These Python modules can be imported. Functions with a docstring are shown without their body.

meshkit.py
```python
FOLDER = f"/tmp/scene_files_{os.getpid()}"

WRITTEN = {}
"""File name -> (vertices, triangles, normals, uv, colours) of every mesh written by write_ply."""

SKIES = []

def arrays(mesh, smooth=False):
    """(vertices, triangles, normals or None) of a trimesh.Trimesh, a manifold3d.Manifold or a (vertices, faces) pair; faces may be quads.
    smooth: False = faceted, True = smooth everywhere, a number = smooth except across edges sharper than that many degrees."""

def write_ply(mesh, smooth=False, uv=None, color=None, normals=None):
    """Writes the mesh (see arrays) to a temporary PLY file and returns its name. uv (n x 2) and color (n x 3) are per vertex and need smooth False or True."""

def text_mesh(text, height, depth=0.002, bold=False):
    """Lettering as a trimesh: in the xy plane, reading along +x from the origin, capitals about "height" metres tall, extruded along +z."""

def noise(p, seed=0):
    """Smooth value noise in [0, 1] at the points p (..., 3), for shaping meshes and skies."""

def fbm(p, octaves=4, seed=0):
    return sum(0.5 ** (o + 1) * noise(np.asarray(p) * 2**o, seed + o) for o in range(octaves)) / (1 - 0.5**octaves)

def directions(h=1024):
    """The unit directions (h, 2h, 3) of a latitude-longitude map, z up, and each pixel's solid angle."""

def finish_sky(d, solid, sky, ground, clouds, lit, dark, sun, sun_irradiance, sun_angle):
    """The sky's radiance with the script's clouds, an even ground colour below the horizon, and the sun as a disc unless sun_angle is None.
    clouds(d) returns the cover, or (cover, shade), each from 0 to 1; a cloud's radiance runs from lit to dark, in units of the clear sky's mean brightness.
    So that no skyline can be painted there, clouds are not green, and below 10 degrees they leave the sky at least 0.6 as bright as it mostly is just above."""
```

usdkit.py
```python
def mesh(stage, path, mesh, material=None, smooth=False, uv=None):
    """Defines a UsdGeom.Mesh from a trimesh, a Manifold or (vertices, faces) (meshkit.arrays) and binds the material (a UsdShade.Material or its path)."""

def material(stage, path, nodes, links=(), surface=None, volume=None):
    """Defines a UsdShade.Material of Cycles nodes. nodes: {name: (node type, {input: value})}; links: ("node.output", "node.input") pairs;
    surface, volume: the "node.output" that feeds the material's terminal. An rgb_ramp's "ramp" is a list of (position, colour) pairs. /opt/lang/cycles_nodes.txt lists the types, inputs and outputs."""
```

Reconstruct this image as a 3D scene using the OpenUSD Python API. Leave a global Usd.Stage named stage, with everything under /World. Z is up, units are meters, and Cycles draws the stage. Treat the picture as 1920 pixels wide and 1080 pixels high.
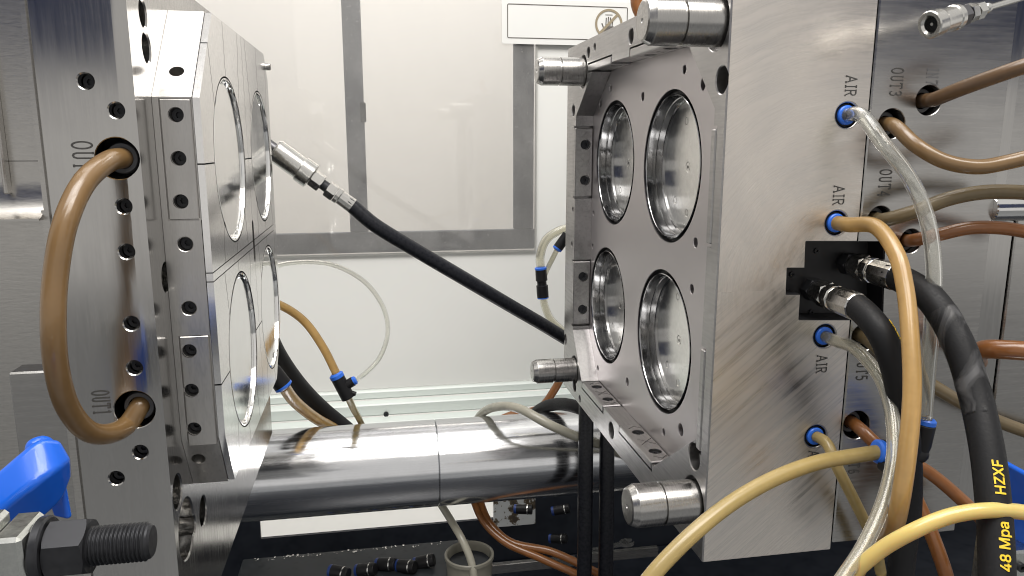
import math, random, sys
import numpy as np, trimesh, manifold3d, shapely
from shapely.geometry import Polygon, Point, LineString, box as sbox
from shapely import affinity
from manifold3d import Manifold, CrossSection
from pxr import Usd, UsdGeom, UsdLux, UsdShade, Gf, Sdf
import usdkit, meshkit
random.seed(4); np.random.seed(4)
stage = Usd.Stage.CreateInMemory()
UsdGeom.SetStageUpAxis(stage, 'Z'); UsdGeom.SetStageMetersPerUnit(stage, 1.0)
UsdGeom.Xform.Define(stage, '/World'); UsdGeom.Scope.Define(stage, '/World/Looks')

# ------------------------------------------------------------------ camera (eye at the origin, metres)
F = 1414.0; YAW = math.radians(10.1); PIT = math.radians(10.9)
FW = np.array([math.sin(YAW)*math.cos(PIT), math.cos(YAW)*math.cos(PIT), -math.sin(PIT)])
RT = np.array([math.cos(YAW), -math.sin(YAW), 0.0]); UP = np.cross(RT, FW)
cam = UsdGeom.Camera.Define(stage, '/World/camera')
cam.CreateHorizontalApertureAttr(36.0); cam.CreateVerticalApertureAttr(20.25)
cam.CreateFocalLengthAttr(36.0*F/1920); cam.CreateClippingRangeAttr(Gf.Vec2f(0.01, 100))
M4 = Gf.Matrix4d(*RT, 0, *UP, 0, *(-FW), 0, 0, 0, 0, 1)
cam.AddTransformOp().Set(M4)
EXPOSURE = 0.46
cam.CreateExposureAttr(EXPOSURE)

# ------------------------------------------------------------------ light: even workshop ambience and lamps
def material(name, nodes, links=(), surface='p.BSDF', volume=None):
    return usdkit.material(stage, '/World/Looks/'+name, nodes, links, surface=surface, volume=volume)
dome = UsdLux.DomeLight.Define(stage, '/World/ambient_light')
wm = material('ambience', {'b': ('background_shader', {'color': (1.0, 0.975, 0.94), 'strength': 0.50})}, surface='b.background')
UsdShade.MaterialBindingAPI.Apply(dome.GetPrim()).Bind(wm)
def rect_light(name, pos, target, w, h, inten, col=(1, .97, .93)):
    l = UsdLux.RectLight.Define(stage, '/World/'+name)
    l.CreateWidthAttr(w); l.CreateHeightAttr(h); l.CreateIntensityAttr(inten); l.CreateColorAttr(Gf.Vec3f(*col))
    pos = np.array(pos, float); z = pos-np.array(target, float); z /= np.linalg.norm(z)
    x = np.cross([0, 1, 0] if abs(z[2]) > .9 else [0, 0, 1], z); x /= np.linalg.norm(x); y = np.cross(z, x)
    l.AddTransformOp().Set(Gf.Matrix4d(*x, 0, *y, 0, *z, 0, *pos, 1))
rect_light('ceiling_lamp', (0.10, 1.00, 2.0), (0.10, 1.15, 0), 0.9, 2.0, 2.8, (1, .965, .92))
rect_light('ceiling_lamp_001', (0.75, -0.55, 2.0), (0.4, 0.6, -0.2), 1.6, 0.7, 5.5, (1, .94, .86))
rect_light('ceiling_lamp_002', (0.1, 0.10, 2.2), (0.1, 1.75, -0.4), 2.4, 1.1, 5.2, (1, .975, .95))  # added fill aimed at the rear door to brighten it
rect_light('rear_lamp', (0.2, 2.35, 1.9), (0.2, 2.7, -0.3), 2.6, 0.3, 9.5)

# ------------------------------------------------------------------ pixel rays -> points on real planes
def ray(px, py): return RT*(px-960)+UP*(540-py)+FW*F
def onx(px, py, X): r = ray(px, py); return r*X/r[0]
def ony(px, py, Y): r = ray(px, py); return r*Y/r[1]
def onz(px, py, Z): r = ray(px, py); return r*Z/r[2]

# ------------------------------------------------------------------ materials
def metal(name, col, rough, rvar=.08, cvar=.12, bump=.0, scale=(1, 1, 1), rot=(0, 0, 0), nscale=60, blotch=9., tint=None, brush=.0, bscale=400.):
    """ground steel: blotchy colour and gloss, with fine stretched tool marks in the relief"""
    c2 = tint or tuple(c*(1-cvar) for c in col)
    n = {'g': ('geometry', {}), 'm0': ('mapping', {'rotation': rot}), 'm': ('mapping', {'scale': scale}),
         'b': ('noise_texture', {'scale': blotch, 'detail': 5.0, 'roughness': .6}),
         's': ('noise_texture', {'scale': nscale, 'detail': 3.0, 'roughness': .6}),
         'cm': ('mix_color', {'a': col, 'b': c2}),
         'r1': ('map_range', {'from_min': .3, 'from_max': .7, 'to_min': rough-rvar, 'to_max': rough+rvar, 'clamp': True}),
         'mixr': ('mix_float', {'fac': .5}),
         'bp': ('bump', {'strength': bump, 'distance': .0006}),
         'p': ('principled_bsdf', {'metallic': 1.0})}
    l = [('g.position', 'm0.vector'), ('m0.vector', 'm.vector'), ('m.vector', 's.vector'), ('g.position', 'b.vector'),
         ('b.fac', 'cm.fac'), ('cm.result', 'p.base_color'), ('b.fac', 'mixr.a'), ('s.fac', 'mixr.b'), ('mixr.result', 'r1.value'), ('r1.result', 'p.roughness')]
    if bump > 0: l += [('s.fac', 'bp.height'), ('bp.normal', 'p.normal')]
    return material(name, n, l)
def plain(name, col, rough=.5, metallic=0., nscale=30., var=.12, bump=0., **kw):
    n = {'g': ('geometry', {}), 'n': ('noise_texture', {'scale': nscale, 'detail': 4.0}),
         'c': ('mix_color', {'a': tuple(c*(1-var) for c in col), 'b': tuple(min(1, c*(1+var)) for c in col)}),
         'r': ('map_range', {'from_min': .3, 'from_max': .7, 'to_min': max(.02, rough*.8), 'to_max': min(1, rough*1.2)}),
         'bp': ('bump', {'strength': bump, 'distance': .0005}),
         'p': ('principled_bsdf', {'metallic': metallic, **kw})}
    l = [('g.position', 'n.vector'), ('n.fac', 'c.fac'), ('c.result', 'p.base_color'), ('n.fac', 'r.value'), ('r.result', 'p.roughness')]
    if bump: l += [('n.fac', 'bp.height'), ('bp.normal', 'p.normal')]
    return material(name, n, l)
M = {}
cs0 = ony(1575, 540, .628)
M['swirl'] = material('hand_sanded_steel', {
    'g': ('geometry', {}), 'o': ('mapping', {'location': tuple(-cs0)}), 'xyz': ('separate_xyz', {}),
    'x2': ('math', {'math_type': 'multiply'}), 'z2': ('math', {'math_type': 'multiply'}), 'sum': ('math', {'math_type': 'add'}), 'r': ('math', {'math_type': 'sqrt'}),
    'th': ('math', {'math_type': 'arctan2'}), 'thm': ('math', {'math_type': 'multiply', 'value2': .018}), 'pol': ('combine_xyz', {'z': 0.0}),
    'warp': ('noise_texture', {'scale': 14., 'detail': 2.}), 'wr': ('math', {'math_type': 'multiply_add', 'value2': .012}),
    'n1': ('noise_texture', {'scale': 150., 'detail': 4., 'roughness': .55}),
    'm0': ('mapping', {'rotation': (0, math.radians(-50), 0)}), 'm1': ('mapping', {'scale': (1, 1, .05)}), 'n2': ('noise_texture', {'scale': 230., 'detail': 3., 'roughness': .55, 'distortion': .1}),
    'mk': ('noise_texture', {'scale': 5.5, 'detail': 3.}), 'mkz': ('math', {'math_type': 'multiply_add', 'value2': .25}), 'mkr': ('map_range', {'from_min': .16, 'from_max': .08, 'clamp': True}),
    'st': ('mix_float', {}), 'b': ('noise_texture', {'scale': 9., 'detail': 5., 'roughness': .6, 'distortion': .6}),
    'c': ('mix_color', {'a': (.78, .725, .66), 'b': (.66, .63, .595)}), 'cf': ('map_range', {'from_min': .32, 'from_max': .68, 'clamp': True}),
    'c2': ('mix_color', {'b': (.82, .76, .70)}), 'c2f': ('map_range', {'from_min': .42, 'from_max': .68, 'to_max': .6, 'clamp': True}),
    'rs': ('mix_float', {'fac': .5}), 'ro': ('map_range', {'from_min': .35, 'from_max': .65, 'to_min': .24, 'to_max': .46, 'clamp': True}),
    'bp': ('bump', {'strength': .17, 'distance': .0006}), 'p': ('principled_bsdf', {'metallic': 1.0})},
    [('g.position', 'o.vector'), ('o.vector', 'xyz.vector'), ('xyz.x', 'x2.value1'), ('xyz.x', 'x2.value2'), ('xyz.z', 'z2.value1'), ('xyz.z', 'z2.value2'), ('x2.value', 'sum.value1'), ('z2.value', 'sum.value2'), ('sum.value', 'r.value1'),
     ('xyz.z', 'th.value1'), ('xyz.x', 'th.value2'), ('th.value', 'thm.value1'), ('g.position', 'warp.vector'), ('warp.fac', 'wr.value1'), ('r.value', 'wr.value3'), ('wr.value', 'pol.x'), ('thm.value', 'pol.y'), ('pol.vector', 'n1.vector'),
     ('g.position', 'm0.vector'), ('m0.vector', 'm1.vector'), ('m1.vector', 'n2.vector'), ('g.position', 'mk.vector'), ('mk.fac', 'mkz.value1'), ('xyz.z', 'mkz.value3'), ('mkz.value', 'mkr.value'), ('mkr.result', 'st.fac'), ('n1.fac', 'st.a'), ('n2.fac', 'st.b'),
     ('g.position', 'b.vector'), ('b.fac', 'cf.value'), ('cf.result', 'c.fac'), ('c.result', 'c2.a'), ('st.value' if False else 'st.result', 'c2f.value'), ('c2f.result', 'c2.fac'), ('c2.result', 'p.base_color'),
     ('b.fac', 'rs.a'), ('st.result', 'rs.b'), ('rs.result', 'ro.value'), ('ro.result', 'p.roughness'), ('st.result', 'bp.height'), ('bp.normal', 'p.normal')])
M['plate'] = metal('ground_steel_plate', (.50, .49, .475), .17, .06, .15, .03, scale=(1, 1, .05), nscale=300, blotch=9.)
M['plate_dark'] = metal('oiled_steel_plate', (.48, .47, .455), .235, .08, .2, .03, scale=(.06, 1, 1), nscale=260, blotch=11.)
M['web'] = metal('shade_dark_steel', (.24, .235, .225), .42, .06, .15, .05, nscale=200)  # shade of the lower recess put into the steel colour
M['frame'] = metal('frame_steel', (.47, .46, .455), .34, .06, .12, .06, scale=(1, .08, 1), nscale=260, blotch=14.)
M['floor_steel'] = metal('satin_insert_steel', (.58, .55, .555), .40, .05, .05, .04, scale=(1, 1, 1), nscale=500, blotch=8.)
M['pin'] = metal('guide_pin_steel', (.47, .46, .445), .24, .06, .22, .03, scale=(12, 1, 1), nscale=60, blotch=40.)
M['bar'] = metal('tie_bar_chrome', (.76, .77, .79), .17, .10, .1, .10, scale=(.015, 1, 1), nscale=220, blotch=10.)
M['mirror'] = metal('mirror_steel', (.86, .86, .85), .05, .02, .05)
M['face'] = metal('polished_face_steel', (.86, .85, .84), .16, .03, .06, .015, nscale=200, blotch=5.)
M['core'] = metal('polished_core_steel', (.86, .86, .85), .09, .04, .05)
M['nipple'] = plain('hose_nipple_grey', (.075, .077, .082), .45, .3, 120, .2)
M['blue_dark'] = plain('dimmed_blue_collet', (.015, .045, .20), .4, 0, 60, .3)  # collet blue darkened in colour for the dim light on the bed
M['polished'] = metal('polished_steel', (.80, .80, .79), .13, .05, .1, .02, nscale=90)
M['hazy'] = metal('hazed_polish', (.72, .73, .71), .20, .14, .12, .03, nscale=40, blotch=18.)
M['milled'] = metal('milled_steel', (.52, .505, .48), .30, .06, .12, .12, scale=(.2, 1, 1), nscale=420, blotch=10.)
M['block'] = metal('core_block_steel', (.58, .565, .545), .36, .07, .18, .04, scale=(1, 1, .2), nscale=300, blotch=16.)
M['zinc'] = metal('zinc_plated', (.66, .67, .64), .28, .08, .2, .05, nscale=160, blotch=60.)
M['chrome'] = metal('nickel_fitting', (.72, .71, .68), .2, .06, .15, .04, nscale=300, blotch=80.)
M['brushed_dark'] = metal('dark_socket', (.16, .16, .17), .38, .08, .2)
M['oxide'] = plain('black_oxide', (.035, .036, .04), .42, .6, 200, .3)
M['black'] = plain('black_plastic', (.010, .010, .0115), .45, 0, 90, .3, specular_ior_level=.3)
M['bracket'] = plain('black_bracket', (.026, .026, .028), .5, .2, 140, .35, .1)
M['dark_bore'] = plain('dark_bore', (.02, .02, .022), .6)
M['rubber'] = plain('hose_rubber', (.011, .0112, .0125), .55, 0, 500, .35, .25, specular_ior_level=.25)
M['rubber_wet'] = plain('oily_hose_rubber', (.009, .010, .014), .32, 0, 200, .3, .2, specular_ior_level=.35)
M['blue'] = plain('blue_collet_plastic', (.03, .16, .72), .32, 0, 60, .1, subsurface_weight=.0)
M['blue_bar'] = plain('blue_enamel', (.008, .11, .62), .28, 0, 25, .1, coat_weight=.3)
M['brown'] = plain('brown_rubber_tube', (.20, .115, .055), .34, 0, 26, .22, 0, coat_weight=.25, transmission_weight=.4)
M['olive'] = plain('olive_tube', (.23, .17, .085), .34, 0, 26, .2, 0, coat_weight=.25, transmission_weight=.4)
M['rust'] = plain('red_brown_tube', (.34, .13, .035), .3, 0, 26, .25, 0, coat_weight=.3, transmission_weight=.4)
M['tan'] = plain('tan_tube', (.30, .18, .075), .28, 0, 22, .2, 0, coat_weight=.3, transmission_weight=.4)
M['amber'] = plain('amber_tube', (.66, .42, .15), .26, 0, 24, .2, 0, transmission_weight=.55, coat_weight=.3)
M['yellow'] = plain('yellow_tube', (.66, .46, .15), .28, 0, 25, .10, 0, subsurface_weight=.3, subsurface_scale=.006, coat_weight=.3)
M['yellow_olive'] = plain('yellowed_tube', (.52, .39, .15), .3, 0, 25, .22, 0, coat_weight=.25, transmission_weight=.45)
M['grey_tube'] = plain('clouded_tube', (.46, .44, .36), .3, 0, 25, .15, 0, coat_weight=.2, transmission_weight=.2)
M['clear'] = material('clear_tube', {'p': ('principled_bsdf', {'base_color': (.95, .95, .91), 'roughness': .06, 'transmission_weight': .92, 'ior': 1.44})})
M['clear_dull'] = material('clouded_clear_tube', {'p': ('principled_bsdf', {'base_color': (.90, .88, .78), 'roughness': .10, 'transmission_weight': .9, 'ior': 1.42})})
M['white_paint'] = plain('white_enamel', (.78, .785, .76), .38, 0, 3., .03)
M['wall'] = plain('pale_wall', (.80, .775, .755), .7, 0, 1.2, .03)
M['sill'] = plain('pale_green_enamel', (.66, .71, .68), .35, 0, 6., .04)
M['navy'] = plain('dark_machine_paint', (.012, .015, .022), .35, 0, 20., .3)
M['navy_gloss'] = plain('unseen_box_navy', (.012, .025, .085), .4, 0, 20., .2)  # only on the unseen boxes that darken the plate reflections
M['navy_rough'] = plain('oily_bed_paint', (.03, .035, .04), .4, 0, 40., .5, .3)
M['floor'] = plain('workshop_floor_paint', (.26, .27, .28), .5, 0, 3., .15)
M['sign_white'] = plain('sign_sheet', (.76, .765, .745), .35, 0, 8., .02)
M['sign_line'] = plain('sign_grey_line', (.12, .11, .10), .5)
M['sign_tan'] = plain('sign_tan_print', (.30, .25, .17), .5)
M['text_dark'] = plain('engraving_shadow', (.06, .058, .055), .6)
M['text_faint'] = plain('worn_engraving', (.16, .16, .165), .5, .5)
M['text_yellow'] = plain('yellow_print', (.80, .55, .03), .5)
M['cream'] = plain('cream_plastic', (.24, .23, .19), .4)
M['ring_steel'] = metal('turned_ring_steel', (.40, .40, .405), .12, .05, .15)
M['disc_steel'] = metal('satin_disc_steel', (.90, .89, .86), .25, .07, .14, .03, nscale=30, blotch=16.)
# rubbery dirty window strip
M['strip'] = material('dusty_seal_strip', {
    'g': ('geometry', {}), 'n': ('noise_texture', {'scale': 24., 'detail': 8., 'roughness': .7}), 'v': ('noise_texture', {'scale': 150., 'detail': 2.}),
    'c': ('rgb_ramp', {'ramp': [(.3, (.095, .10, .122)), (.55, (.15, .157, .185)), (.75, (.28, .285, .32))]}),
    'sp': ('rgb_ramp', {'ramp': [(.0, (0, 0, 0)), (.68, (0, 0, 0)), (.75, (1, 1, 1))]}),
    'x': ('mix_color', {'b': (.5, .5, .52)}), 'p': ('principled_bsdf', {'roughness': .6})},
    [('g.position', 'n.vector'), ('g.position', 'v.vector'), ('n.fac', 'c.fac'), ('v.fac', 'sp.fac'), ('sp.color', 'x.fac'), ('c.color', 'x.a'), ('x.result', 'p.base_color')])
M['glass'] = material('window_sheet', {'t': ('transparent_bsdf', {'color': (.98, .98, .97)}), 'd': ('diffuse_bsdf', {'color': (.86, .85, .83)}), 'gl': ('glossy_bsdf', {'color': (1, 1, 1), 'roughness': .03}),
    'f': ('fresnel', {'IOR': 1.45}), 'h': ('mix_closure', {}), 'g': ('geometry', {}), 'sm': ('mapping', {'scale': (1.2, 1, .7)}), 'n': ('noise_texture', {'scale': 5., 'detail': 6., 'distortion': 1.}), 'hf': ('map_range', {'from_min': .3, 'from_max': .7, 'to_min': .09, 'to_max': .19}), 'x': ('mix_closure', {})}, [('g.position', 'sm.vector'), ('sm.vector', 'n.vector'), ('n.fac', 'hf.value'), ('hf.result', 'h.fac'), ('t.BSDF', 'h.closure1'), ('d.BSDF', 'h.closure2'), ('f.fac', 'x.fac'), ('h.closure', 'x.closure1'), ('gl.BSDF', 'x.closure2')], surface='x.closure')
M['tape'] = material('worn_tape', {'g': ('geometry', {}), 'm': ('mapping', {'scale': (1, 1, .35)}), 'n': ('noise_texture', {'scale': 55., 'detail': 4., 'distortion': 1.}), 'a': ('map_range', {'from_min': .47, 'from_max': .68, 'clamp': True}),
    'p': ('principled_bsdf', {'base_color': (.07, .07, .073), 'roughness': .4})}, [('g.position', 'm.vector'), ('m.vector', 'n.vector'), ('n.fac', 'a.value'), ('a.result', 'p.alpha')])

# ------------------------------------------------------------------ scene helpers
used = {}
def numbered(parent, name):
    k = (parent, name); used[k] = used.get(k, -1)+1
    return name if used[k] == 0 else f'{name}_{used[k]:03d}'
def path_of(p): return '/World' if p is None else (p if isinstance(p, str) else str(p.GetPath()))
def tag(prim, label=None, cat=None, group=None, kind=None):
    prim = prim.GetPrim() if hasattr(prim, 'GetPrim') else prim
    for k, v in (('label', label), ('category', cat), ('group', group), ('kind', kind)):
        if v: prim.SetCustomDataByKey(k, v)
    return prim
def obj(name, mesh, mat, parent=None, label=None, cat=None, group=None, kind=None, smooth=32):
    pp = path_of(parent); path = pp+'/'+numbered(pp, name)
    if isinstance(mesh, list): mesh = trimesh.util.concatenate([tm(x) for x in mesh])
    m = usdkit.mesh(stage, path, mesh, M[mat] if isinstance(mat, str) else mat, smooth=smooth)
    return tag(m, label, cat, group, kind)
def thing(name, label, cat, group=None):
    path = '/World/'+numbered('/World', name)
    return tag(UsdGeom.Xform.Define(stage, path), label, cat, group)
def tm(x):
    if isinstance(x, Manifold):
        m = x.to_mesh(); return trimesh.Trimesh(m.vert_properties[:, :3], m.tri_verts, process=False)
    return x
def box(x0, x1, y0, y1, z0, z1, c=0.0):
    x0, x1 = sorted((x0, x1)); y0, y1 = sorted((y0, y1)); z0, z1 = sorted((z0, z1))
    if c <= 0: return Manifold.cube((x1-x0, y1-y0, z1-z0)).translate((x0, y0, z0))
    P = []
    for a, sa in ((x0, 1), (x1, -1)):
        for b, sb in ((y0, 1), (y1, -1)):
            for d, sd in ((z0, 1), (z1, -1)):
                P += [(a+sa*c, b+sb*c, d), (a+sa*c, b, d+sd*c), (a, b+sb*c, d+sd*c)]
    return Manifold.hull_points(np.array(P))
def frame_to(d):
    d = np.array(d, float); d /= np.linalg.norm(d)
    a = np.array([0, 0, 1.]) if abs(d[2]) < .9 else np.array([1., 0, 0])
    x = np.cross(a, d); x /= np.linalg.norm(x); y = np.cross(d, x)
    return x, y, d
def place(m, pos, d, spin=0.0):
    x, y, z = frame_to(d)
    if spin: x, y = math.cos(spin)*x+math.sin(spin)*y, -math.sin(spin)*x+math.cos(spin)*y
    A = np.column_stack([x, y, z, np.array(pos, float)])
    if isinstance(m, Manifold): return m.transform(A)
    T = np.eye(4); T[:3] = A; m = m.copy(); m.apply_transform(T); return m
def cyl(pos, d, length, r, r2=None, n=40):
    return place(Manifold.cylinder(length, r, r if r2 is None else r2, n), pos, d)
def lathe(profile, pos, d, n=48, spin=0.):
    """profile: (radius, along) pairs, open ends closed on the axis"""
    return place(trimesh.creation.revolve(np.array(profile, float), sections=n), pos, d, spin)
def ext_x(poly, x0, x1):
    """a (y, z) polygon extruded along x"""
    cs = CrossSection([np.array(poly.exterior.coords)[:-1]] + [np.array(h.coords)[:-1] for h in poly.interiors], manifold3d.FillRule.EvenOdd)
    m = cs.extrude(x1-x0)          # local x=y_world, y=z_world, z=x_world
    return m.transform(np.array([[0, 0, 1, x0], [1, 0, 0, 0], [0, 1, 0, 0]], float))
def ext_y(poly, y0, y1):
    """an (x, z) polygon extruded along y"""
    cs = CrossSection([np.array(poly.exterior.coords)[:-1]] + [np.array(h.coords)[:-1] for h in poly.interiors], manifold3d.FillRule.EvenOdd)
    m = cs.extrude(y1-y0)          # local x=x, y=z, z=y -> mirror, so turn it
    return m.transform(np.array([[1, 0, 0, 0], [0, 0, -1, y1], [0, 1, 0, 0]], float))
def ext_z(poly, z0, z1):
    cs = CrossSection([np.array(poly.exterior.coords)[:-1]] + [np.array(h.coords)[:-1] for h in poly.interiors], manifold3d.FillRule.EvenOdd)
    return cs.extrude(z1-z0).translate((0, 0, z0))
def drill(body, pos, d, r, depth, c=.0012):
    """a hole from pos along d with a small chamfer at its mouth"""
    d = np.array(d, float); d /= np.linalg.norm(d); pos = np.array(pos, float)
    body = body-cyl(pos-d*.002, d, depth+.002, r, n=32)
    if c > 0: body = body-cyl(pos-d*.0006, d, c+.0006, r+c+.0004, r-.0002, n=32)
    return body
def spline(pts, n=14):
    P = np.array(pts, float)
    P = np.vstack([2*P[0]-P[1], P, 2*P[-1]-P[-2]]); out = []
    for i in range(1, len(P)-2):
        p0, p1, p2, p3 = P[i-1:i+3]
        d1, d2, d3 = (max(np.linalg.norm(b-a)**.5, 1e-6) for a, b in ((p0, p1), (p1, p2), (p2, p3)))
        m1 = (p1-p0)/d1-(p2-p0)/(d1+d2)+(p2-p1)/d2; m2 = (p2-p1)/d2-(p3-p1)/(d2+d3)+(p3-p2)/d3
        m1 *= d2; m2 *= d2
        for t in np.linspace(0, 1, n, endpoint=False):
            out.append((2*t**3-3*t**2+1)*p1+(t**3-2*t**2+t)*m1+(-2*t**3+3*t**2)*p2+(t**3-t**2)*m2)
    out.append(P[-2]); return np.array(out)
def frames(C):
    T = np.gradient(C, axis=0); T /= np.linalg.norm(T, axis=1)[:, None]
    N = [np.cross(T[0], [0.3, .2, .9])]; N[0] /= np.linalg.norm(N[0])
    for i in range(1, len(C)):
        v = N[-1]-T[i]*np.dot(N[-1], T[i]); N.append(v/np.linalg.norm(v))
    N = np.array(N); return T, N, np.cross(T, N)
def tube(pts, r, sides=20, inner=None, n=14, raw=False, round_end=False):
    C = np.array(pts) if raw else spline(pts, n)
    T, N, B = frames(C); a = np.linspace(0, 2*math.pi, sides, endpoint=False)
    R = np.full(len(C), r) if np.ndim(r) == 0 else np.interp(np.linspace(0, 1, len(C)), np.linspace(0, 1, len(r)), r)
    def shell(R): return (C[:, None]+R[:, None, None]*(np.cos(a)[None, :, None]*N[:, None]+np.sin(a)[None, :, None]*B[:, None])).reshape(-1, 3)
    V = shell(R); L = len(C); fs = []
    idx = np.arange(L*sides).reshape(L, sides)
    A_, B_ = idx[:-1], np.roll(idx, -1, 1)[:-1]; C_, D_ = idx[1:], np.roll(idx, -1, 1)[1:]
    q = np.stack([A_, B_, D_, C_], -1).reshape(-1, 4)
    fs.append(q[:, [0, 1, 2]]); fs.append(q[:, [0, 2, 3]])
    if inner:
        V2 = shell(np.full(L, inner)); o = len(V); V = np.vstack([V, V2])
        fs.append(q[:, [0, 2, 1]]+o); fs.append(q[:, [0, 3, 2]]+o)
        for k, rev in ((0, True), (L-1, False)):
            e = idx[k]; e2 = np.roll(e, -1)
            f = np.vstack([np.stack([e, e2, e2+o], -1), np.stack([e, e2+o, e+o], -1)])
            fs.append(f[:, ::-1] if rev else f)
    else:
        V = np.vstack([V, C[0], C[-1]]); o = L*sides
        e = idx[0]; fs.append(np.stack([np.full(sides, o), np.roll(e, -1), e], -1))
        e = idx[-1]; fs.append(np.stack([np.full(sides, o+1), e, np.roll(e, -1)], -1))
    return trimesh.Trimesh(V, np.vstack(fs), process=False)
def pts(*q): return [ony(a, b, y) for a, b, y in q]
def hexa(r, h, c=.0): # hex prism along z with chamfered corners
    m = Manifold.cylinder(h, r, r, 6)
    if c: m = m ^ Manifold.hull(Manifold.cylinder(h-2*c, r*.995, r*.995, 36).translate((0, 0, c)) + Manifold.cylinder(h, r*.995-c*1.6, r*.995-c*1.6, 36))
    return m
def screw_head(r, h, hexr=None):
    hexr = hexr or r*.5
    m = Manifold.cylinder(h, r, r, 24)-Manifold.cylinder(h, hexr, hexr, 6).translate((0, 0, h*.35))
    return m
def socket_screw(parent, pos, d, r, sunk, mat='oxide', h=None):
    """cap screw lying 'sunk' below pos in a hole drilled along -d (d points out of the surface)"""
    h = h or r*.8; d = np.array(d, float); d /= np.linalg.norm(d)
    obj('socket_screw', place(screw_head(r, h), np.array(pos)-d*(sunk+h), d), mat, parent)

# engraved single-stroke serif letters, unit height, width about .5
GL = {'A': [[(0, 0), (.26, 1), (.52, 0)], [(.1, .36), (.43, .36)], [(-.06, 0), (.1, 0)], [(.42, 0), (.6, 0)]],
      'I': [[(.18, 0), (.18, 1)], [(.06, 0), (.3, 0)], [(.06, 1), (.3, 1)]],
      'R': [[(.08, 0), (.08, 1)], [(0, 0), (.18, 0)], [(0, 1), (.32, 1), (.45, .9), (.47, .76), (.42, .6), (.3, .52), (.08, .52)], [(.26, .52), (.46, .02), (.56, 0)]],
      'O': [[(.25+.23*math.cos(t), .5+.5*math.sin(t)) for t in np.linspace(0, 2*math.pi, 25)]],
      'U': [[(.08, 1), (.08, .2), (.14, .05), (.25, 0), (.37, .05), (.43, .2), (.43, 1)], [(0, 1), (.17, 1)], [(.35, 1), (.52, 1)]],
      'T': [[(.25, 0), (.25, 1)], [(.02, .84), (.02, 1), (.48, 1), (.48, .84)], [(.15, 0), (.35, 0)]],
      'N': [[(.08, 0), (.08, 1), (.42, 0), (.42, 1)], [(0, 0), (.16, 0)], [(0, 1), (.1, 1)], [(.34, 1), (.5, 1)]],
      '1': [[(.1, .86), (.24, 1), (.24, 0)], [(.1, 0), (.38, 0)]],
      '3': [[(.06, .85), (.14, .97), (.25, 1), (.38, .94), (.42, .78), (.36, .6), (.2, .54), (.36, .48), (.44, .3), (.38, .08), (.24, 0), (.12, .03), (.05, .16)]],
      '4': [[(.36, 0), (.36, 1), (.03, .3), (.5, .3)], [(.26, 0), (.46, 0)]],
      '5': [[(.42, 1), (.1, 1), (.07, .55), (.22, .62), (.38, .55), (.44, .32), (.38, .08), (.22, 0), (.05, .1)]],
      '6': [[(.4, .9), (.28, 1), (.14, .86), (.07, .5), (.08, .2), (.17, .03), (.27, 0), (.4, .1), (.44, .3), (.38, .5), (.25, .57), (.1, .42)]],
      '7': [[(.05, .85), (.06, 1), (.45, 1), (.24, .4), (.2, 0)]]}
def lettering(text, h, w=.05, wid=1.0):
    sh = []; x = 0
    for ch in text:
        for ln in GL[ch]: sh.append(LineString([(x+a*wid, b) for a, b in ln]).buffer(w, cap_style='flat'))
        x += (.36 if ch == 'I' else .62)*wid+.06
    u = affinity.scale(shapely.union_all(sh), h, h, origin=(0, 0))
    return u, x*h
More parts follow.
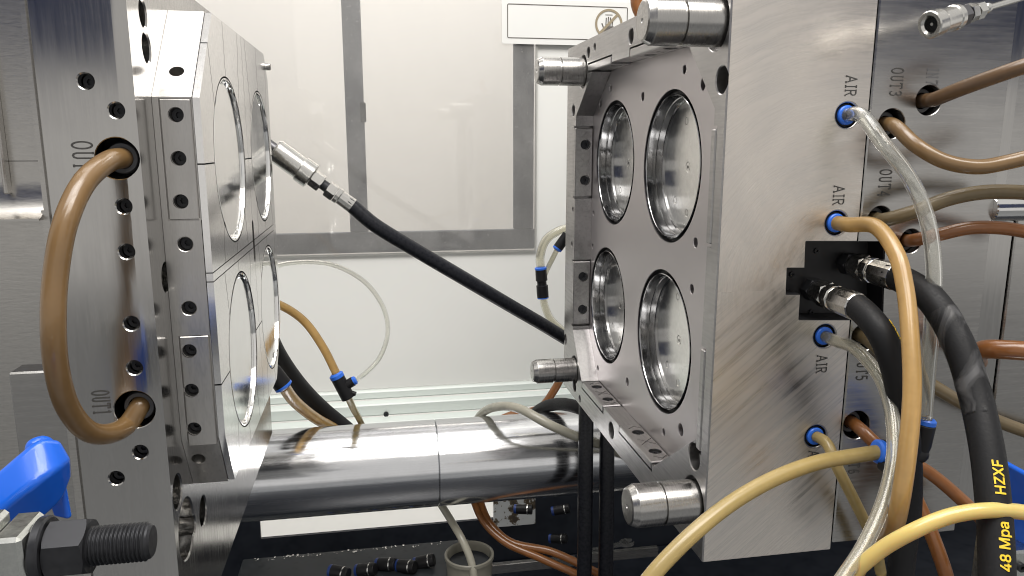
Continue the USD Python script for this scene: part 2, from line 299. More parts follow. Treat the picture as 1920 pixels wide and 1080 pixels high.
def engraved(parent, text, centre, h, Yface, wid=1.0, mat='text_dark', w=.045):
    """reads downwards on a face looking towards -y: reading direction -z, tops towards +x"""
    u, L = lettering(text, h, w, wid)
    parts = []
    for g in getattr(u, 'geoms', [u]):
        cs = CrossSection([np.array(g.exterior.coords)[:-1]]+[np.array(k.coords)[:-1] for k in g.interiors], manifold3d.FillRule.EvenOdd)
        m = cs.extrude(.0003)   # local x: reading -> -z ; local y: up -> +x ; local z -> -y
        parts.append(m.transform(np.array([[0, 1, 0, centre[0]-h/2], [0, 0, -1, Yface], [-1, 0, 0, centre[2]+L/2]], float)))
    obj('lettering', parts, mat, parent, smooth=False)

# ================================================================== SETTING
obj('workshop_floor', box(-6, 6, -6, 8, -1.32, -1.30), 'floor', kind='structure')
obj('rear_wall', box(-3.2, 3.6, 2.75, 2.85, -1.3, 3.0), 'wall', kind='structure')
obj('unseen_navy_boxes', [box(1.12, 2.6, -.42, -.34, .17, .95, .004), box(-2.6, -.36, -.42, -.34, .15, .95, .004)], 'navy_gloss', kind='structure')  # unseen boxes added behind the camera for dark blue reflections in the plates
# machine bed under the tie bar
bed = thing('machine_bed', 'dark navy painted machine bed below the tie bar, oily and full of fittings', 'machine bed')
slot = Polygon([(-2.2, -1.29), (2.4, -1.29), (2.4, -.655), (-2.2, -.655)], [[(-.287, -.889), (.348, -.889), (.348, -.74), (-.287, -.74)]])
obj('rear_beam', ext_y(slot, 1.66, 1.668), 'navy', bed)
obj('deck', box(-2.2, 2.4, .2, 1.655, -1.02, -1.0), 'navy', bed)
d0 = ony(455, 1045, 1.50); d1 = ony(835, 1012, 1.50)
obj('shelf', box(d0[0]-.0, d1[0]+.05, 1.36, 1.50, d0[2]-.03, d0[2]-.004, .002), 'navy_rough', bed)
lip = []
rs = np.random.RandomState(3)
for k in range(60):
    t = rs.rand(); s = .0009+.0018*rs.rand()**2
    lip.append(place(Manifold.sphere(1, 8).scale((s*1.5, s, s*.6)), (d0[0]+t*(d1[0]-d0[0]), 1.485+.012*rs.rand(), d0[2]-.003), (0, 0, 1)))
obj('swarf', lip, 'chrome', bed, kind='stuff')
# pale sheet added behind the bed slot, sloped to catch the rear lamp
obj('light_catch_sheet', Manifold.hull_points(np.array([(x, y, z+d) for x in (-.9, .9) for y, z in ((1.83, -1.18), (2.6, -.86)) for d in (0, .004)])), 'white_paint', None, 'white sheet added and sloped to catch light, seen through the slot under the tie bar', 'added_sheet')

# ================================================================== REAR GUARD DOOR
YD = 1.75
door = thing('guard_door', 'white sliding guard door with clear sheet window behind the open mould', 'guard door')
zw = -.251; xr = .3665
outer = Polygon([(-1.4, -.575), (1.3, -.575), (1.3, 1.2), (-1.4, 1.2)], [[(-.75, zw), (xr, zw), (xr, 1.05), (-.75, 1.05)]])
obj('door_sheet', ext_y(outer, YD, YD+.004), 'white_paint', door)
obj('window_sheet', box(-.78, xr+.003, YD-.007, YD-.003, zw-.003, 1.08), 'glass', door)
def strip(name, x0, x1, z0, z1):
    obj(name, box(x0, x1, YD+.012, YD+.024, z0, z1, .002), 'strip', door)
strip('window_seal', -.063, -.022, -.2015, 1.04)
strip('window_seal', .318, .366, -.2015, 1.04)
strip('window_seal', -.745, .369, -.250, -.202)
obj('window_handle', box(-.030, -.018, YD+.002, YD+.011, .045, .088, .002), 'black', door)
sill = [box(-1.4, 1.3, YD-.012, YD+.01, -.598, -.578, .003), box(-1.4, 1.3, YD-.045, YD-.0125, -.628, -.599, .003), box(-1.4, 1.3, YD-.085, YD-.0455, -.655, -.629, .003)]
for s in sill: obj('bottom_rail', s, 'sill', door)
obj('rail_screw', place(screw_head(.006, .004), ony(724, 776, YD-.045), (0, -1, 0)), 'oxide', door)
# warning sign on the window sheet
YS = YD-.010
sign = thing('warning_sign', 'white warning sign with a crossed-out hand in a tan circle', 'sign')
c00 = ony(944, 1, YS); c11 = ony(1185, 84, YS); zt = c00[2]
sx0, sx1, sz0, sz1 = c00[0], c00[0]+.300, c11[2], zt
obj('sign_sheet', ext_y(sbox(sx0, sz0, sx1, sz1).buffer(.004).buffer(0), YS-.0015, YS), 'sign_white', sign)
b = sbox(sx0+.008, sz0+.008, sx1-.012, sz1-.006).buffer(-.004).buffer(.004)
obj('border_line', ext_y(b.difference(b.buffer(-.002)), YS-.002, YS-.0016), 'sign_line', sign)
cc = ony(1141, 45, YS); cx, cz, R = cc[0], cc[2], .0325
ring = Point(cx, cz).buffer(R).difference(Point(cx, cz).buffer(R-.005))
bar_ = LineString([(cx-R*.7, cz-R*.7), (cx+R*.7, cz+R*.7)]).buffer(.003, cap_style='flat')
obj('prohibition_ring', ext_y(ring.union(bar_), YS-.0026, YS-.0021), 'sign_tan', sign)
hand = [LineString([(cx+dx, cz-.006), (cx+dx+.001, cz+h)]).buffer(.0013) for dx, h in ((-.007, .012), (-.002, .014), (.003, .013), (.008, .010))]
hand.append(LineString([(cx-.016, cz+.000), (cx-.010, cz-.014)]).buffer(.0015))
hand.append(Polygon([(cx-.011, cz-.020), (cx+.008, cz-.020), (cx+.011, cz-.006), (cx-.009, cz-.006)]).buffer(.001))
hand.append(LineString([(cx-.008, cz+.0195), (cx+.008, cz+.0195)]).buffer(.0008))
obj('hand_symbol', ext_y(shapely.union_all(hand).difference(bar_.buffer(.0006)), YS-.0032, YS-.0027) if False else [ext_y(g, YS-.0020, YS-.0017) for g in getattr(shapely.union_all(hand), 'geoms', [shapely.union_all(hand)])], 'sign_line', sign)

# ================================================================== TIE BAR
zb = -.610; rb = .0825; yb = 1.38
tb = thing('tie_bar', 'thick polished chrome tie bar running across below both mould halves', 'tie bar')
xs = ony(822, 850, yb-.06)[0]
prof = lambda L, r: [(0, 0), (r-.0015, 0), (r, .0015), (r, L-.0015), (r-.0015, L), (0, L)]
obj('bar', lathe(prof(xs+1.6-.0005, rb), (-1.6, yb, zb), (1, 0, 0), 128), 'bar', tb)
obj('sleeve', lathe(prof(1.6-xs, rb), (xs+.0005, yb, zb), (1, 0, 0), 128), 'bar', tb)

# ================================================================== RIGHT: FIXED MOULD HALF
XF, XI, YR = .300, .327, .628
fm = thing('fixed_mould_half', 'right mould half of steel plates with four round cavities and four guide pins', 'mould half')
oct_ = Polygon([(1.132, .040), (1.132, -.293), (1.075, -.360), (.765, -.362), (.655, -.285), (.650, .030), (.722, .099), (1.042, .102)])
ws = {'far': [(1.132, onx(1078, 240, XF)[2], onx(1075, 368, XF)[2]), (1.132, onx(1070, 487, XF)[2], onx(1065, 600, XF)[2])],
      'y': [(1.070, .962), (.888, .772)]}
pads = []   # (p0 (y,z), tangent, inward normal, length)
for w, za, zb_ in ws['far']: pads.append(((w, za), (0, -1), (-1, 0), za-zb_))
for ya, yb_ in ws['y']:
    pads.append(((ya, -.361), (-1, 0), (0, 1), ya-yb_))
    pads.append(((ya, .1005), (-1, 0), (0, -1), ya-yb_))
for w, za, zb_ in ws['far']: pads.append(((.653, za-.01), (0, -1), (1, 0), za-zb_))
pk = oct_
for p, t, n, L in pads:
    p, t, n = np.array(p), np.array(t, float), np.array(n, float); g = .0015
    q = [p-t*g+n*.002, p+t*(L+g)+n*.002, p+t*(L+g)-n*.0085, p-t*g-n*.0085]
    pk = pk.union(Polygon(q).buffer(.0015, join_style='mitre'))
XP1 = .4375
body = box(XF, XP1, YR, 1.188, -.402, .62, .0012)
body = body-ext_x(pk, XF-.01, XI+.004)-ext_x(oct_, XI, XI+.050)
far_top = .143   # top of the frame slopes out of view at the front; cut the plate at the frame top
body = body-box(XF-.1, XP1+.1, .5, 1.5, far_top, 1.0)
pins = [(.655, .104, .0208), (.655, -.350, .0212), (1.118, -.354, .0188), (1.098, .101, .0200)]
for py_, pz_, pr_ in pins:
    body = drill(body, (XF, py_, pz_), (1, 0, 0), pr_+.0035, .006, .001)
frame_holes = [(1183, 68, 12.5, .10), (1103, 98, 9, .1), (1115, 88, 6, .1), (1075, 207, 9.5, .1), (1353, 150, 22, .03), (1301, 856, 22, .03), (1146, 807, 13.5, .1),
               (1087, 748, 5.5, .1), (1077, 724, 9.5, .1), (1060, 636, 8.5, .1), (1074, 393, 4.5, .1), (1072, 458, 4.5, .1)]
fh = []
for px, py, rpx, dep in frame_holes:
    c = onx(px, py, XF); r = rpx/F*np.dot(c, FW)*1.15
    if r > .006: r = rpx*1.6/F*np.dot(c, FW)*.72
    body = drill(body, c, (1, 0, 0), r, .035, .0012); fh.append((c, r))
# front face (towards the viewer): holes and the connector pocket
def f(px, py, Y=YR): return ony(px, py, Y)
air = [f(1588, 216), f(1568, 418), f(1546, 630), f(1529, 818)]
for a in air: body = drill(body, a, (0, 1, 0), .0112, .03, .0008)
k = [f(*q) for q in ((1510, 452), (1660, 452), (1656, 600), (1497, 600), (1500, 553), (1473, 553), (1475, 502), (1508, 502))]
pocket = Polygon([(q[0], q[2]) for q in k]).buffer(-.001).buffer(.001)
body = body-ext_y(pocket, YR-.01, YR+.030)
obj('cavity_plate', body, 'frame', fm)
# bright hand-sanded side skin of the plate: its ground face towards the viewer
skin = Polygon([(XF+.0012, -.4008), (XP1-.0012, -.4008), (XP1-.0012, far_top-.001), (XF+.0012, far_top-.001)]).difference(pocket.buffer(.0004))
for a in air: skin = skin.difference(Point(a[0], a[2]).buffer(.0126))
# second plate
XP2 = .578
b2 = box(XP1+.0012, XP2, YR, 1.188, -.395, .40, .0012)
b2 = b2-ext_y(pocket, YR-.01, YR+.030)
wh = [(1742, 188, 29), (1672, 232, 29), (1650, 412, 27), (1708, 452, 24), (1621, 632, 28), (1606, 797, 29)]
W = []
for px, py, rp in wh:
    c = f(px, py); W.append(c); b2 = drill(b2, c, (0, 1, 0), rp*.95/F*np.dot(c, FW), .045, .0008)
obj('cooling_plate', b2, 'plate_dark', fm)
obj('cavity_plate_side', ext_y(skin, YR-.0004, YR-.0001), 'swirl', fm)
# the plates behind it
b3 = box(XP2+.0008, .6065, YR+.004, 1.188, -.388, .5, .0012)
c3 = f(1850, 375, YR+.004)
b3 = b3-box(XP2-.01, .70, YR-.01, YR+.02, -.048, .5)
obj('spacer_plate', b3, 'plate', fm)
b3b = box(XP2+.003, .60, YR+.021, YR+.2, -.0475, .5, .001)
obj('spacer_web', b3b, 'plate_dark', fm)
b4 = box(.6075, 1.0, YR+.002, 1.188, -.392, .5, .0012)
b4 = b4-box(.59, 1.2, YR-.01, YR+.03, -.052, .5)
for q, r in (((1862, 712), .0058), ((1914, 330), .006)): b4 = drill(b4, f(*q), (0, 1, 0), r, .02)
obj('clamping_plate', b4, 'plate_dark', fm)
obj('support_pillar', lathe([(0, 0), (.0115, 0), (.0125, .001), (.0125, .5), (0, .5)], f(1868, 393, YR-.004)+np.array([0, .01, 0]), (1, 0, .0), 40), 'polished', fm)
# insert plate with the four cavities
cav = [(1.025, -.028), (.818, -.027), (1.044, -.235), (.822, -.231)]
ip = oct_.buffer(-.0004)
RC = .0855
for (cy, cz_) in cav: ip = ip.difference(Point(cy, cz_).buffer(RC, 48))
ins = ext_x(ip, XI, XI+.030)
floor_holes = [(1283, 130, 6.5, 1), (1205, 181, 6.5, 1), (1145, 166, 4.2, 1), (1126, 194, 5.5, 1), (1318, 158, 9, 1), (1113, 400, 4, 1), (1103, 427, 5.5, 1), (1111, 462, 4, 1), (1106, 653, 5.5, 1), (1121, 690, 4, 1),
               (1176, 716, 6.5, 1), (1244, 810, 5.5, 1), (1276, 806, 9.5, 1), (1304, 455, 7.5, 1), (1297, 542, 7, 1)]
fl = []
for px, py, rp, _ in floor_holes:
    c = onx(px, py, XI); r = rp/F*np.dot(c, FW)*1.25
    ins = drill(ins, c, (1, 0, 0), r, .05, .0008); fl.append((c, r))
obj('insert_plate', ins, 'floor_steel', fm)
obj('dark_hole_backing', ext_x(oct_.buffer(-.001), XI+.040, XI+.046), 'dark_bore', fm)  # dark sheet stands in for the shade inside the drilled holes
for c, r in fh:
    if r > .007: obj('socket_screw', place(screw_head(r*.90, .012), c+np.array([.036, 0, 0]), (-1, 0, 0)), 'oxide', fm)
for cy, cz_ in cav:
    obj('seal_groove', lathe([(RC-.0002, .0010), (RC-.0006, .0008), (RC-.0008, .0070), (RC-.0050, .0070), (RC-.0050, .0080), (RC-.0002, .0080), (RC-.0002, .0010)], (XI, cy, cz_), (1, 0, 0), 96), 'dark_bore', fm)
    prof_ = [(RC-.0003, .0082), (RC-.0051, .0082), (RC-.0051, .0010), (RC-.0058, .0004), (RC-.0066, .0020), (RC-.0078, .0120), (RC-.0090, .0126), (RC-.0100, .0190), (RC-.0112, .0200), (RC-.0112, .026), (RC-.0003, .026)]
    p = obj('cavity_ring', lathe(prof_+[prof_[0]], (XI, cy, cz_), (1, 0, 0), 128), 'ring_steel', fm, smooth=25)
    disc = cyl((XI+.0215, cy, cz_), (1, 0, 0), .006, RC-.0114, n=128)
    disc = disc-cyl((XI+.021, cy, cz_), (1, 0, 0), .01, .0020, n=20)-(cyl((XI+.0212, cy, cz_), (1, 0, 0), .0012, .0062, n=32)-cyl((XI+.021, cy, cz_), (1, 0, 0), .003, .0050, n=32))
    for a in (80, 200, 268, 310):
        q = (XI+.0212, cy+.052*math.cos(math.radians(a)), cz_+.052*math.sin(math.radians(a)))
        disc = disc-(cyl(q, (1, 0, 0), .0013, .0046, n=24)-cyl((q[0]-.001, q[1], q[2]), (1, 0, 0), .004, .0036, n=24))
    obj('cavity_disc', disc, 'disc_steel', fm)
# wear plates with screws and oil grooves
for p, t, n, L in pads:
    p, t, n = np.array(p), np.array(t, float), np.array(n, float)
    WX0, WX1 = XF-.0006, XI-.0004
    wd = WX1-WX0; th = .0085
    wp = box(0, L, 0, wd, -th+.0004, .0014, .0012)         # local: l, w, n
    cs_ = [(L*.24, wd*.58), (L*.76, wd*.58)]
    for a, b_ in cs_: wp = wp-Manifold.cylinder(.02, .0078, .0078, 28).translate((a, b_, -.0050))
    def groove(a0, b0, a1, b1):
        v = np.array([a1-a0, b1-b0]); l_ = np.linalg.norm(v); an = math.degrees(math.atan2(v[1], v[0]))
        return Manifold.cube((l_, .0016, .002)).translate((0, -.0008, 0)).rotate((0, 0, an)).translate((a0, b0, .0004))
    for g in (groove(L*.42, wd*.25, L*.58, wd*.92), groove(L*.58, wd*.25, L*.42, wd*.92), groove(L*.06, wd*.62, L*.13, wd*.93), groove(L*.06, wd*.62, L*.13, wd*.3),
              groove(L*.94, wd*.62, L*.87, wd*.93), groove(L*.94, wd*.62, L*.87, wd*.3)): wp = wp-g
    A = np.zeros((3, 4)); A[1:, 0] = t; A[0, 1] = 1; A[1:, 2] = n; A[:, 3] = (WX0, p[0], p[1])
    def fix(m): 
        m = m.transform(A)
        return m
    if np.linalg.det(A[:, :3]) < 0: A2 = A
    wpo = obj('wear_plate', fix(wp), 'frame', fm)
    for a, b_ in cs_:
        obj('socket_screw', fix(screw_head(.0066, .0036).translate((a, b_, -.0049))), 'oxide', wpo)
# guide pins
for py_, pz_, pr_ in pins:
    L = .069
    gp = obj('guide_pin', lathe([(0, -.02), (pr_, -.02), (pr_, .034), (pr_-.0022, .0346), (pr_-.0022, .0366), (pr_, .037), (pr_, L-.008), (pr_-.0006, L-.0066), (pr_-.0032, L-.001), (pr_-.005, L), (.0022, L), (.0014, L-.002), (0, L-.0025)], (XF, py_, pz_), (-1, 0, 0), 72), 'pin', fm, smooth=28)
# lettering
for t_, q in (('AIR', (1595, 163)), ('AIR', (1572, 368)), ('AIR', (1540, 684)), ('AIR', (1524, 862))):
    engraved(fm, t_, f(*q), .0105, YR-.0006, 1.0)
for t_, q in (('OUT3', (1681, 156)), ('OUT4', (1659, 345)), ('OUT5', (1617, 692)), ('IN7', (1748, 146)), ('OUT6', (1602, 868))):
    engraved(fm, t_, f(*q), .0115, YR-.0002, .82, 'text_dark' if t_ != 'IN7' else 'text_faint')
# push-in fittings in the air holes
def collet(parent, pos, d, r=.0098, ri=.0062):
    d = np.array(d, float)/np.linalg.norm(d)
    obj('fitting_body', lathe([(ri, -.006), (r, -.006), (r, -.001), (r-.001, 0), (r-.0022, 0), (r-.0022, -.004), (ri, -.004), (ri, -.006)], pos, d, 40), 'black', parent)
    obj('collet', lathe([(ri-.001, -.004), (r-.0022, -.004), (r-.0022, .0022), (r-.0030, .0032), (ri, .0036), (ri-.001, .003), (ri-.001, -.004)], pos, d, 40), 'blue', parent)
for a in air: collet(fm, a+np.array([0, .002, 0]), (0, -1, 0), .0108, .0058)
# nipples in the water holes
for c in W:
    obj('hose_nipple', lathe([(.0055, 0), (.0115, 0), (.0115, .014), (.0105, .016), (.0075, .016), (.0075, .004), (.0055, .004), (.0055, 0)], c+np.array([0, .026, 0]), (0, -1, 0), 36), 'nipple', fm)
# black connector bracket in its pocket
br = ext_y(pocket.buffer(-.0012), YR+.024, YR+.0285)
ear = f(1484, 514, YR+.024)
br = drill(br, ear, (0, 1, 0), .0018, .0035, .001)
obj('connector_bracket', br, 'bracket', fm)
for q in ((1484, 514), (1530, 470), (1520, 585)): obj('bracket_screw', place(screw_head(.0026, .0022), f(*q, YR+.0242), (0, -1, 0)), 'oxide', fm)
pw = pocket.buffer(-.0002); obj('pocket_lining', ext_y(pw.difference(pocket.buffer(-.0010)), YR+.0012, YR+.0298), 'black', fm)

# ================================================================== LEFT: MOVING MOULD HALF
YL, XE, XB = .645, -.183, -.145
mm = thing('moving_mould_half', 'left mould half of steel plates with a polished core block facing right', 'mould half')
fp = box(-.252, XE, YL, 1.228, -.47, .149, .0008)
fp = fp-Manifold.hull_points(np.array([(XE+.01, YL-.01, z) for z in (-1, 1)]+[(XE-.0115, YL-.0001, z) for z in (-1, 1)]+[(XE+.0005, YL+.0016, z) for z in (-1, 1)]))
small = [(160, 152), (218, 207), (232, 387), (237, 472), (246, 607), (252, 690), (263, 848), (218, 897)]
big = [(220, 297), (253, 768)]
for q in small: fp = drill(fp, f(*q, YL), (0, 1, 0), .0058, .02, .0012)
for q in big: fp = drill(fp, f(*q, YL), (0, 1, 0), .0162, .045, .0008)
lfh = [(268, 26, 26), (275, 90, 29), (311, 520, 28), (333, 922, 34), (344, 1003, 60), (363, 985, 18), (381, 958, 29), (435, 55, 14), (446, 65, 8), (455, 72, 13)]
lf = []
for px, py, rp in lfh:
    c = onx(px, py, XE); r = rp*.95/F*np.dot(c, FW)
    if r > .02: c = c+np.array([0, .012, 0])
    fp = drill(fp, c, (-1, 0, 0), r, .03, .0015); lf.append((c, r))
obj('core_plate', fp, 'plate', mm)
for c, r in lf: obj('bush', lathe([(r*.62, 0), (r*.95, 0), (r*.95, .012), (r*.7, .012), (r*.62, .010), (r*.62, 0)], c+np.array([-.029, 0, 0]), (1, 0, 0), 36), 'polished', mm)
for q in small: socket_screw(mm, f(*q, YL), (0, -1, 0), .0052, .010, 'oxide')
for q in big:
    c = f(*q, YL)
    obj('hole_bottom', cyl(c+np.array([0, .0405, 0]), (0, 1, 0), .004, .0160), 'black', mm)  # black plug stands in for the shade deep in the hole
    obj('hose_nipple', lathe([(.0078, 0), (.0125, 0), (.0125, .020), (.0115, .022), (.0085, .022), (.0078, .004), (.0078, 0)], c+np.array([.001, .030, 0]), (0, -1, 0), 40), 'nipple', mm)
engraved(mm, 'OUT1', f(157, 304, YL), .0145, YL-.0002, .78)
engraved(mm, 'OUT1', f(190, 757, YL), .0130, YL-.0002, .60)
# core block
YBn = .692
bo = Polygon([(YBn, .038), (.770, .119), (1.105, .119), (1.132, .085), (1.122, -.250), (1.045, -.322), (.720, -.322), (YBn, -.266)])
blk = ext_x(bo, XE+.0002, XB-.0063)
bh = [(330, 215), (335, 297), (339, 378), (347, 458), (354, 578), (355, 658), (359, 732), (364, 804)]
for q in bh: blk = drill(blk, ony(*q, YBn), (0, 1, 0), .0062, .018, .0009)
for q, dd in (((330, 130), (0, .707, -.707)), ((371, 872), (0, .707, .707))):
    c = ony(*q, YBn+(.020 if q[1] < 500 else .008)); n_ = np.array(dd)
    # find the chamfer surface along the ray
    blk = drill(blk, c, dd, .0062, .03, .0009)
rec = []
for (xa, ya), (xb, yb2) in (((310, 186), (386, 411)), ((328, 632), (409, 588+245))):
    p0, p1 = ony(xa, ya, YBn), ony(xb, yb2, YBn)
    rec.append((XE+.006, XB-.0075, min(p0[2], p1[2]), max(p0[2], p1[2])))
for x0, x1, z0, z1 in rec: blk = blk-(box(x0-.0008, x1+.02, YBn-.01, YBn+.0022, z0-.0008, z1+.0008))
obj('core_block', blk, 'block', mm)
for x0, x1, z0, z1 in rec:
    wp = box(x0, x1, YBn-.0006, YBn+.0021, z0, z1, .0006)
    for q in bh:
        c = ony(*q, YBn)
        if z0 < c[2] < z1: wp = wp-cyl(c-np.array([0, .01, 0]), (0, 1, 0), .03, .0064, n=28)
    obj('wear_plate', wp, 'block', mm)
for q in bh: socket_screw(mm, ony(*q, YBn), (0, -1, 0), .0058, .010, 'oxide')
# face inserts: four pieces around every core, corner pieces, cores
ys, zs = (.818, 1.030), (-.018, -.216); ym, zm = .9245, -.117; RCO = .0825
inner = bo.buffer(-.0006)
pieces = []
slot_ = LineString([(ym, zm-.016), (ym, zm+.022)]).buffer(.0055)
for iy, cy in enumerate(ys):
    for iz, cz_ in enumerate(zs):
        y0, y1 = (YBn-.02, ym) if iy == 0 else (ym, 1.15); z0, z1 = (zm+.004, .13) if iz == 0 else (-.34, zm-.004)
        cell = sbox(y0, z0, y1, z1).intersection(inner).difference(Point(cy, cz_).buffer(RCO, 48)).difference(slot_)
        cut = []
        for dy, dz in ((0, 1), (0, -1), (1, 0), (-1, 0), (.80, .60), (-.80, .60), (.74, -.67), (-.74, -.67)):
            off = 0 if dy == 0 or dz == 0 else .02
            cut.append(LineString([(cy+dy*.08, cz_+dz*.08), (cy+dy*.08+(dy*.15 if off == 0 else (1 if dy > 0 else -1)*.032), cz_+dz*.08+(dz*.15 if off == 0 else (1 if dz > 0 else -1)*.15))]).buffer(.0002))
        g = cell.difference(shapely.union_all(cut))
        pieces += [h for h in getattr(g, 'geoms', [g]) if h.area > 1e-5]
g = sbox(YBn-.02, zm-.004, 1.15, zm+.004).intersection(inner).difference(slot_)
pieces += [h for h in getattr(g, 'geoms', [g]) if h.area > 1e-5]
for h in pieces:
    h = h.buffer(-.0005, join_style='mitre')
    for g in getattr(h, 'geoms', [h]):
        if g.area > 1e-6: obj('face_insert', ext_x(g, XB-.0058, XB), 'face', mm)
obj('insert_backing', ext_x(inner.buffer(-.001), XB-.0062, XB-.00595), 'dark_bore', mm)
for cy in ys:
    for cz_ in zs:
        prof_ = [(0, -.0030), (RCO-.0075, -.0030), (RCO-.0068, -.0034), (RCO-.0060, -.0056), (RCO-.0036, -.0056), (RCO-.0030, -.0006), (RCO-.0022, .0002), (RCO-.0012, .0000), (RCO-.0010, -.0059), (0, -.0059)]
        obj('core', lathe(prof_[::-1], (XB, cy, cz_), (1, 0, 0), 128), 'core', mm, smooth=25)
# plates behind the core plate
sp = box(-.46, -.2528, YL+.002, 1.2, -.46, .153, .0012)
sp = sp-box(-.5, -.2595, YL-.01, YL+.0995, -.455, ony(60, 414, YL-.006)[2]+.0455)-box(-.32, -.2575, YL-.01, YL+.012, -.052, .2)
obj('support_plate', sp, 'milled', mm)
zl = ony(60, 414, YL-.006)[2]
lipP = [(YL-.006, zl), (YL+.0990, zl), (YL+.0990, zl+.045), (YL+.0121, zl+.045)]+[(YL-.006+.0181*math.sin(a), zl+.0015+.030*(1-math.cos(a))) for a in np.linspace(math.pi/2, 0, 14)]
obj('pocket_lip', ext_x(Polygon(lipP).buffer(0), -.46, -.2585), 'milled', mm, smooth=40)
obj('pocket_ridge', box(-.2855, -.2825, YL+.0035, YL+.0125, zl+.02, .20, .001), 'milled', mm)
obj('lower_web', box(-.46, -.2600, YL+.10, YL+.2, -.46, -.0665, .001), 'web', mm)
sl = [ony(30, 695, YL+.02), ony(150, 700, YL+.02)]
obj('clamp_step', box(-.300, -.2540, YL+.006, YL+.0305, -.46, ony(100, 695, YL+.006)[2], .0015), 'plate_dark', mm)
obj('latch_head', lathe([(0, 0), (.0042, 0), (.0048, .001), (.0048, .010), (.004, .011), (0, .011)], onx(492, 125, -.150)+np.array([0, 0, 0]), (1, 0, 0), 28), 'pin', mm)

# ================================================================== LEFT FOREGROUND: CLAMP, NUT, BLUE BAR
Yc = .40
nb = ony(150, 1020, Yc)
cl = thing('mould_clamp', 'black hex nut on a threaded stud through a zinc plated clamp at lower left', 'clamp')
r_n = .0150
x_n0 = ony(95, 1020, Yc)[0]; x_n1 = ony(172, 1020, Yc)[0]; x_e = ony(283, 1020, Yc)[0]
zc = ony(180, 1023, Yc)[2]
nut = place(hexa(r_n*1.05, x_n1-x_n0, .0012), (x_n0, Yc, zc), (1, 0, 0), math.radians(30))
obj('hex_nut', nut-cyl((x_n0-.01, Yc, zc), (1, 0, 0), .1, .0094), 'oxide', cl)
obj('washer', lathe([(.0095, 0), (.0165, 0), (.0175, .001), (.0175, .0045), (.0165, .0055), (.0095, .0055), (.0095, 0)], (x_n0-.0058, Yc, zc), (1, 0, 0), 48), 'oxide', cl)
thr = [(0, 0)]; pitch = .0021; L = x_e-x_n1+.02
for i in range(int(L/pitch)): thr += [(.0092, i*pitch), (.0103, i*pitch+.0007), (.0103, i*pitch+.0010), (.0092, i*pitch+.0018)]
thr += [(.0092, L), (.0080, L+.0012), (0, L+.0012)]
obj('threaded_stud', lathe(thr, (x_n1-.02, Yc, zc), (1, 0, 0), 48), 'oxide', cl)
xz0 = ony(20, 1000, Yc)[0]
zt_ = ony(60, 1008, Yc-.018)[2]; yf_ = onz(105, 954, zt_)[1]; print('zinc', yf_, zt_)
obj('clamp_plate', box(xz0-.002, x_n0-.006, Yc-.018, yf_, zc-.06, ony(60, 1008, Yc-.018)[2], .002), 'zinc', cl)
obj('clamp_jaw', box(-.30, xz0-.0025, Yc-.026, yf_-.004, zc-.06, ony(20, 1016, Yc-.03)[2], .002), 'zinc', cl)
# blue curved handle
bb = thing('blue_lever', 'glossy blue curved lever above the black hex nut', 'lever')
top = pts((-120, 985, .47), (-50, 945, .475), (10, 898, .482), (52, 862, .489), (78, 842, .495), (98, 842, .50))
mid = pts((-120, 1050, .460), (-50, 1000, .465), (12, 945, .472), (62, 905, .479), (94, 880, .488), (112, 866, .498))
bot = pts((-120, 1115, .468), (-50, 1062, .473), (12, 1005, .48), (66, 958, .487), (98, 928, .494), (113, 893, .50))
sp3 = [spline(x, 6) for x in (top, mid, bot)]
hull = []
for i in range(len(sp3[0])-1):
    hull.append(Manifold.batch_hull([Manifold.sphere(.0058, 24).translate(tuple(c[j])) for c in sp3 for j in (i, i+1)]))
obj('bar', Manifold.batch_boolean(hull, manifold3d.OpType.Add), 'blue_bar', bb, smooth=60)
q = None
lipc = pts((58, 855, .50), (64, 838, .505), (80, 832, .508), (96, 838, .503))
obj('lip', tube(lipc, [.003, .0052, .0052, .004], 16), 'blue_bar', bb, smooth=True)
obj('rib', Manifold.batch_hull([Manifold.sphere(.0022, 12).translate(tuple(x)) for x in pts((114, 895, .505), (127, 966, .505), (108, 962, .51), (95, 925, .51))]), 'blue_bar', bb)

# ================================================================== TUBES AND HOSES ON THE RIGHT
rtubes = 'tubes and hoses plugged into the right mould half'
def tube_thing(name, label, cat, p, r, mat, inner=None, group=None, sides=24):
    return obj(name, tube(p, r, sides, inner), mat, None, label, cat, group, smooth=True)
a0, a1, a2, a3 = air
tube_thing('air_tube', 'clear air tube from the topmost blue fitting, arching down to the black elbow', 'tube',
           [a0+np.array([0, .004, 0]), a0+np.array([.001, -.018, -.0005])]+pts((1655, 268, .585), (1706, 335, .57), (1738, 410, .555), (1751, 500, .545), (1748, 600, .54), (1739, 700, .54), (1733, 785, .54)), .0064, 'clear', .0043)
tube_thing('air_tube', 'thick amber air tube from the second blue fitting hanging down in front', 'tube',
           [a1+np.array([0, .004, 0]), a1+np.array([.002, -.016, 0])]+pts((1640, 424, .585), (1680, 475, .555), (1697, 540, .535), (1707, 640, .51), (1710, 740, .49), (1701, 850, .475), (1686, 950, .47), (1676, 990, .478), (1668, 1003, .495), (1655, 1010, .515), (1630, 1030, .53), (1600, 1085, .54)), .0068, 'amber')
tube_thing('air_tube', 'clouded clear air tube from the third blue fitting sweeping down to the left', 'tube',
           [a2+np.array([0, .004, 0]), a2+np.array([.002, -.016, -.001])]+pts((1605, 655, .58), (1648, 705, .555), (1671, 770, .53), (1676, 850, .505), (1660, 930, .485), (1622, 1020, .465), (1570, 1100, .45)), .0056, 'clear_dull', .0036)
